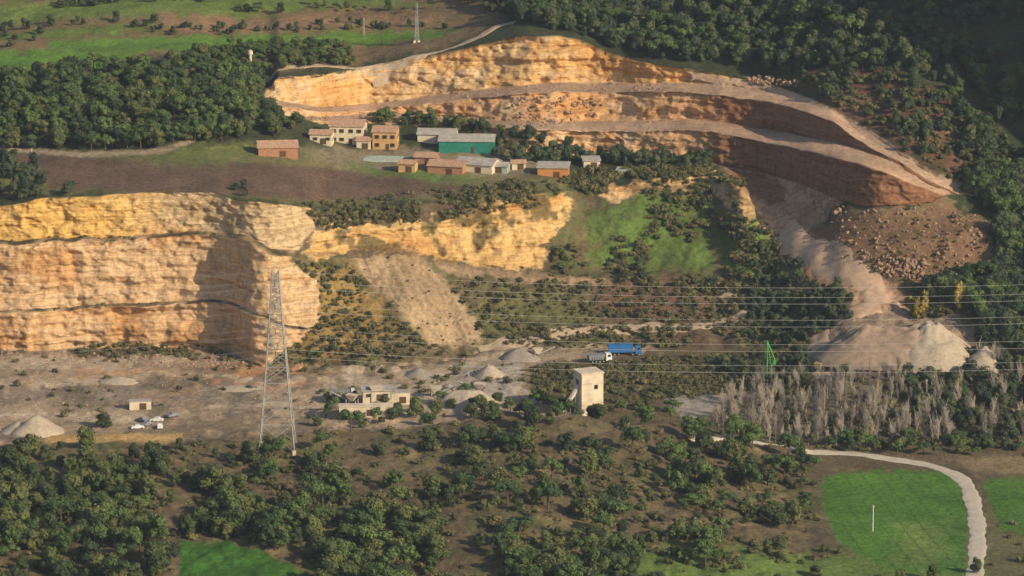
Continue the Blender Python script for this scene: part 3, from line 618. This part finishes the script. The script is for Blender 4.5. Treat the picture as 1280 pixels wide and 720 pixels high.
building("brick_shed",534,206,8,6,2.8,-.2,wBrick,rTile,1.2)
building("grey_shed",598,216,14,10,3.0,-.35,wWhite,rGrey,1.6)
building("grey_shed",622,216,8,6,2.4,-.2,mPoly,rGrey,1.0)
building("small_hut",510,215,6,5,3,-.2,wOch,rTile,1.0)
building("orange_shed",692,222,11,7,3.4,-.08,mOrange,rGrey,1.0,kind='shed')
building("white_hut",739,210,6,5,2.6,.1,wWhite,rGrey,.8,kind='shed')
building("white_hut",648,212,5,4,2.4,.1,wWhite,rTile,.8)
def greenhouse(x,y_,w,d,n_,rz):
    p=G(x,y_); b=MB(); rr=d/2
    for k in range(n_):
        oy=k*(d+.4); m_=8
        pr=[(math.cos(math.pi*j/m_)*rr,math.sin(math.pi*j/m_)*rr*.8) for j in range(m_+1)]
        vs=[(-w/2,oy+a_,c_) for a_,c_ in pr]+[(w/2,oy+a_,c_) for a_,c_ in pr]
        b.addm(vs,[(j,j+1,m_+2+j,m_+1+j) for j in range(m_)]+[tuple(range(m_+1)),tuple(range(2*m_+1,m_,-1))],mPoly)
    b.obj("greenhouse",p,rz)
greenhouse(478,202,14,2.6,3,-.1); greenhouse(790,215,12,2.2,3,-.15); greenhouse(812,214,8,2.0,3,-.1)
p=G(313,84); b=MB(); b.strut((0,0,-1),(0,0,5),.7,.5,wWhite,12); b.strut((0,0,5),(0,0,6.2),1.0,1.0,wWhite,12); b.strut((0,0,6.2),(0,0,6.8),1.0,.2,rGrey,12); b.obj("water_tower",p)
p=G(741,519); e=bpy.data.objects.new("crushing_plant_tower",None); scene.collection.objects.link(e); e.location=(p.x,p.y,p.z-.3); e.rotation_euler=(0,0,.35)
b=MB(); b.box((0,4,6.2),(7.4,7.4,15.4),mConc); b.box((0,4,14.05),(7.9,7.9,.35),mConc); part(e,"walls",b)
b=MB(); b.box((1.2,.25,9.5),(1.2,.15,1.4),mGlass); b.box((.2,.24,1.6),(3.4,.15,3.8),mDark); b.box((-3.74,4,10.5),(.15,2.2,2),mDark); part(e,"openings",b)
b=MB()
for k in(3.5,7,10.5): b.box((0,.24,k+.3),(7.5,.16,.22),mConc)
part(e,"concrete_bands",b)
b=MB(); b.strut((-3.5,3,9.8),(-12,0,.5),.75,.75,mConc,4); 
for k in range(4): t=.2+k*.22; b.strut((-3.5-8.5*t,3-3*t,9.3-9.3*t),(-3.5-8.5*t,3-3*t,-1),.15,.15,mMetal,4)
b.strut((-3.5,2.2,10.6),(-12,-.8,1.3),.07,.07,mMetal,4); part(e,"conveyor",b)
def hopper(x,y_,s,rz):
    p=G(x,y_); b=MB(); 
    for sx in(-1,1):
        for sy in(-1,1): b.strut((sx*2*s,sy*1.5*s,-.5),(sx*2*s,sy*1.5*s,3*s),.18,.18,mMetal,4)
    b.addm([(-2.4*s,-2*s,5*s),(2.4*s,-2*s,5*s),(2.4*s,2*s,5*s),(-2.4*s,2*s,5*s),(-.7*s,-.7*s,2.4*s),(.7*s,-.7*s,2.4*s),(.7*s,.7*s,2.4*s),(-.7*s,.7*s,2.4*s)],[(0,1,5,4),(1,2,6,5),(2,3,7,6),(3,0,4,7),(4,5,6,7),(0,3,2,1)],mConc)
    b.strut((.5*s,0,2*s),(9*s,0,5.2*s),.4*s,.4*s,mMetal,4); b.strut((7*s,0,-.5),(7*s,0,4.4*s),.15,.15,mMetal,4); b.obj("gravel_hopper",p,rz)
hopper(470,500,.9,.2); hopper(440,508,.8,2.8); hopper(545,498,.8,.1); hopper(600,494,.8,2.9); hopper(672,448,.7,.3)
building("plant_office",470,501,9,5,3.2,.1,mConc,rGrey,.6,kind='shed',wins=[(-2.6,1.8,1,1),(2.8,1.8,1,1)])
building("plant_office",500,504,6,4,3.4,.1,mConc,rGrey,.6,kind='flat')
building("site_cabin",175,512,7,3,2.6,.1,wWhite,rGrey,.3,kind='flat')
building("retaining_block",455,520,16,4,3,.05,mConc,mConc,.3,kind='flat')
pBlue=msimple("blue_tarpaulin",(.04,.17,.45),.2,.8,.5); pWhite=msimple("white_paint",(.72,.72,.70),.1,1,.4); pYel=msimple("dusty_ochre_paint",(.42,.30,.12),.2,1,.6); pGreen=msimple("green_paint",(.06,.33,.07),.25,1,.6); mTyre=msimple("tyre_rubber",(.03,.03,.03),.2,2,.8); pGrey=msimple("grey_paint",(.25,.26,.28),.2,1,.4)
def wheels(b,xs,w,r_):
    for x_ in xs:
        for s_ in(-1,1): b.strut((x_,s_*(w/2-.3),r_),(x_,s_*w/2,r_),r_,r_,mTyre,14); b.strut((x_,s_*(w/2),r_),(x_,s_*(w/2+.03),r_),r_*.5,r_*.5,mMetal,10)
def lorry(name,x,y_,rz,body,cab,L=12,tipper=False):
    p=G(x,y_); e=bpy.data.objects.new(name,None); scene.collection.objects.link(e); e.location=p; e.rotation_euler=(0,0,rz)
    b=MB(); z0=1.15
    if tipper:
        b.addm([(-L/2,-1.1,z0),(L/2-3,-1.1,z0),(L/2-3,1.1,z0),(-L/2,1.1,z0),(-L/2-.4,-1.35,z0+1.7),(L/2-2.6,-1.35,z0+1.9),(L/2-2.6,1.35,z0+1.9),(-L/2-.4,1.35,z0+1.7)],[(0,3,2,1),(4,5,6,7),(0,1,5,4),(1,2,6,5),(2,3,7,6),(3,0,4,7)],body)
        for k in range(5): b.box((-L/2+1+k*(L-4)/5,-1.3,z0+.8),(.12,.12,1.6),body)
    else:
        b.box((-1.5,0,z0+1.35),(L-3.2,2.5,2.5),body)
        for k in range(9): b.box((-1.5-(L-3.2)/2+.3+k*(L-3.8)/8,-1.27,z0+1.3),(.08,.06,2.4),body)
        b.box((-1.5,0,z0+2.63),(L-3,2.6,.1),body)
    part(e,"trailer",b); b=MB(); b.box((-.8,0,.9),(L-1.5,.9,.35),mDark); part(e,"chassis",b)
    c=L/2-1.2; b=MB(); b.addm([(c-1,-1.2,.6),(c+1.1,-1.2,.6),(c+1.1,1.2,.6),(c-1,1.2,.6),(c-1,-1.15,3.3),(c+.8,-1.15,3.1),(c+.8,1.15,3.1),(c-1,1.15,3.3),(c+1.1,-1.2,1.9),(c+1.1,1.2,1.9)],[(0,3,2,1),(4,5,6,7),(0,1,8,5,4),(1,2,9,8),(8,9,6,5),(2,3,7,6,9),(3,0,4,7)],cab); part(e,"cab",b)
    b=MB(); b.addm([(c+1.13,-1,1.95),(c+1.13,1,1.95),(c+.9,1,2.85),(c+.9,-1,2.85)],[(0,1,2,3)],mGlass); b.box((c+.1,-1.21,2.35),(1,.04,.8),mGlass); b.box((c+.1,1.21,2.35),(1,.04,.8),mGlass); part(e,"glazing",b)
    b=MB(); wheels(b,[-L/2+1,-L/2+2.3,-L/2+3.6,c-1.9,c+.3],2.5,.52); part(e,"wheels",b)
lorry("blue_lorry",781,444,.04,pBlue,pBlue,11.5); lorry("tipper_truck",750,453,.3,pGrey,pWhite,8,True); lorry("dump_truck",1026,462,1.2,pYel,pWhite,7,True); lorry("tipper_truck",430,498,.1,pGrey,pWhite,9,True)
def car(x,y_,rz,paint):
    p=G(x,y_); e=bpy.data.objects.new("parked_car",None); scene.collection.objects.link(e); e.location=p; e.rotation_euler=(0,0,rz)
    pr=[(-2.1,.35),(-2.15,.8),(-1.9,1.0),(-1.2,1.05),(-.7,1.5),(.5,1.5),(1.1,1.02),(2.0,.85),(2.15,.6),(2.1,.35)]; n_=len(pr)
    b=MB(); b.addm([(a_,-.85+(.12 if c_>1.2 else 0),c_) for a_,c_ in pr]+[(a_,.85-(.12 if c_>1.2 else 0),c_) for a_,c_ in pr],[tuple(range(n_)),tuple(range(2*n_-1,n_-1,-1))]+[((k+1)%n_,k,n_+k,n_+(k+1)%n_) for k in range(n_)],paint); part(e,"body",b)
    b=MB()
    for s_ in(-1,1): b.addm([(-1.0,s_*.82,1.08),(.85,s_*.82,1.08),(.45,s_*.755,1.44),(-.65,s_*.755,1.44)],[(0,1,2,3) if s_<0 else (3,2,1,0)],mGlass)
    part(e,"glazing",b); b=MB(); wheels(b,[-1.3,1.35],1.75,.32); part(e,"wheels",b)
for k,(x_,y_) in enumerate([(172,536),(184,532),(200,535),(178,527),(196,527),(216,521)]): car(x_,y_,.3+k*.7,[pWhite,pGrey,pWhite,pGrey,pWhite,pGrey][k])
p=G(962,476); e=bpy.data.objects.new("green_loading_crane",None); scene.collection.objects.link(e); e.location=(p.x,p.y,p.z-.2); e.scale=(1.1,1.1,1.1)
b=MB(); b.box((.6,0,1.9),(2.0,1.8,1.4),pGreen)
for s_ in(-1,1): b.box((.5,s_*.9,.6),(3.0,.5,1.1),mDark)
part(e,"carriage",b); b=MB()
for s_ in(-.4,.4):
    b.strut((-.9,s_,0),(-.9,s_,12.4),.22,.2,pGreen); b.strut((.7,s_,3),(-.9,s_,12),.16,.14,pGreen)
for k in range(8): z_=1.2+k*1.4; b.strut((-.9,-.4,z_),(-.9,.4,z_+1.4),.07,.07,pGreen); b.strut((-.9,0,z_),(.9-.2*k,0,z_),.07,.07,pGreen)
b.strut((-.9,0,12.2),(1.4,-.2,6.8),.24,.24,pGreen); b.box((1.4,-.2,6.0),(.9,.9,1.4),pGreen); part(e,"mast",b)
# ---------------------------------------------------------------- pylons and lines
def pylon(name,base,Ht,wb,wt,armz,rz=0.0,rad=.13,arm=4.5):
    b=MB(); lv=[0]
    while lv[-1]<.97:
        lv.append(lv[-1]+max(.032,.15*(1-lv[-1])**1.1))
    lv[-1]=1.0
    def cr(t):
        w_=wt+(wb-wt)*(1-t)**1.15; return [(sx*w_/2,sy*w_/2,t*Ht) for sx,sy in((-1,-1),(1,-1),(1,1),(-1,1))]
    for k in range(len(lv)-1):
        A=cr(lv[k]);B=cr(lv[k+1])
        for j in range(4):
            b.strut(A[j],B[j],rad*1.25,rad*1.25,mMetal); j2=(j+1)%4
            b.strut(A[j],B[j2],rad*.7,rad*.7,mMetal,3); b.strut(A[j2],B[j],rad*.7,rad*.7,mMetal,3)
            if k: b.strut(A[j],A[j2],rad*.7,rad*.7,mMetal,3)
    ends=[]
    for z_ in armz:
        for s_ in(-1,1):
            tip=(0,s_*arm,z_); ends.append(tip)
            for dx in(-wt*.4,wt*.4): b.strut((dx,s_*wt/2,z_-.2),tip,rad*.7,rad*.6,mMetal,3); b.strut((dx,s_*wt/2,z_+1.6),tip,rad*.6,rad*.5,mMetal,3)
            b.strut(tip,(0,s_*arm,z_-1.4),.12,.12,mDark,5)
    ends.append((0,0,Ht))
    for sx,sy in((-1,-1),(1,-1),(1,1),(-1,1)): b.box((sx*wb/2,sy*wb/2,-.3),(1,1,1.4),mConc)
    o=b.obj(name,base,rz); return [o.matrix_basis@Vector(t) for t in ends]
pb=G(347,559); pb.z-=.1
AZ=[51.5,44.5,37,30.5]
e0=pylon("electricity_pylon",pb,54,10.5,2.0,AZ)
b1=Vector((pb.x+330,pb.y+20,0)); b1.z=pb.z-3; b2=Vector((pb.x-330,pb.y-60,0)); b2.z=pb.z+4
e1=pylon("electricity_pylon",b1,54,10.5,1.6,AZ); e2=pylon("electricity_pylon",b2,54,10.5,1.6,AZ)
def wires(A,B,sag,nm,r_=.036):
    b=MB()
    for q_,(a_,c_) in enumerate(zip(A,B)):
        off=0 if q_==len(A)-1 else -1.4
        P_=[a_.lerp(c_,k/30)+Vector((0,0,off-sag*4*(k/30)*(1-k/30))) for k in range(31)]
        for k in range(30): b.strut(P_[k],P_[k+1],r_,r_,mWire,3)
    b.obj(nm)
wires(e0,e1,6,"power_lines"); wires(e0,e2,6,"power_lines")
pylon("small_lattice_mast",G(521,52),15,1.6,.5,[13.5,11.5],0,.09,1.6)
def pole(x,y_,h,mat,nm="utility_pole"):
    p=G(x,y_); b=MB(); b.strut((0,0,-.5),(0,0,h),.16,.11,mat,8); b.box((0,0,h-.5),(.9,.12,.12),mat)
    for s_ in(-.4,0,.4): b.strut((s_,0,h-.44),(s_,0,h-.15),.06,.04,mGlass,5)
    b.obj(nm,p)
pole(1091,664,8,pWhite); pole(40,210,7,mConc); pole(455,44,7,mConc); pole(1158,500,7,mConc)
tm={'pine_tree':[tree('pine',k,1.4) for k in(201,202,203)],'oak_tree':[tree('oak',k,1.4) for k in(211,212,213)]}
def T1(nm,x,y_,s):
    p=G(x,y_); o=bpy.data.objects.new(nm,random.choice(tm[nm])); o.location=(p.x,p.y,p.z-.2); o.rotation_euler=(0,0,random.random()*6); s_=s; o.scale=(s_*(.95+random.random()*.2),s_,s_*(.9+random.random()*.2)); scene.collection.objects.link(o)
for a_ in [('pine_tree',790,566,1.05),('pine_tree',806,534,1.0),('pine_tree',858,548,.9),('pine_tree',980,600,1.15),('pine_tree',915,548,1.0),('pine_tree',940,560,1.0),('pine_tree',985,572,1.0),('oak_tree',735,650,1.1),('oak_tree',655,560,.9),('oak_tree',707,565,.95),('oak_tree',520,522,.95),('oak_tree',545,520,.8),('oak_tree',497,522,.8),('oak_tree',310,580,1.1),('oak_tree',195,712,1.3),('oak_tree',415,712,1.4),('oak_tree',455,712,1.1),('oak_tree',575,620,.9),('oak_tree',130,600,.9),('pine_tree',655,524,.8),('oak_tree',610,524,.8),('oak_tree',990,655,1.1),('pine_tree',830,570,.8),('oak_tree',42,566,.9),('oak_tree',540,700,1.2),('oak_tree',380,640,1.1),('oak_tree',60,716,1.2),('pine_tree',690,600,.9),('pine_tree',1060,556,.8),('oak_tree',128,534,.8)]: T1(*a_)
# ---------------------------------------------------------------- air: thin real haze filling the valley
hz=MB(); hz.box((0,2300,350),(5200,4500,1000),mGlass); ho=hz.obj("valley_haze"); ho.data.materials.clear()
m=bpy.data.materials.new("haze"); m.use_nodes=True; n=m.node_tree; n.nodes.remove(n.nodes["Principled BSDF"]); v=n.nodes.new("ShaderNodeVolumeScatter"); v.inputs["Color"].default_value=(.70,.83,1,1); v.inputs["Density"].default_value=.00005; v.inputs["Anisotropy"].default_value=.2
n.links.new(v.outputs[0],n.nodes["Material Output"].inputs["Volume"]); ho.data.materials.append(m)
# ---------------------------------------------------------------- light
w=bpy.data.worlds.new("World"); scene.world=w; w.use_nodes=True; n=w.node_tree; bg=n.nodes["Background"]; sk=n.nodes.new("ShaderNodeTexSky"); sk.sky_type='NISHITA'; sk.sun_disc=False
EL=math.radians(26); AZM=math.radians(53)
S=Vector((math.sin(AZM)*math.cos(EL),-math.cos(AZM)*math.cos(EL),math.sin(EL)))
sk.sun_elevation=EL; sk.sun_rotation=math.atan2(S.x,S.y); sk.altitude=300; sk.dust_density=1.5
n.links.new(sk.outputs[0],bg.inputs[0]); bg.inputs[1].default_value=.11
sl=bpy.data.lights.new("sun",'SUN'); sl.energy=5.0; sl.angle=math.radians(.5); sl.color=(1,.85,.60); so=bpy.data.objects.new("sun",sl); scene.collection.objects.link(so); so.rotation_euler=S.to_track_quat('Z','Y').to_euler()
cam=bpy.data.cameras.new("camera"); cam.sensor_width=36; cam.lens=18/math.tan(math.radians(7)); cam.clip_end=30000; cam.clip_start=1
c=bpy.data.objects.new("camera",cam); c.location=(0,0,H); c.rotation_euler=(math.pi/2-PIT,0,0); scene.collection.objects.link(c); scene.camera=c
scene.view_settings.view_transform='Standard'; scene.view_settings.look='None'; scene.view_settings.exposure=0
print("verts",NV)
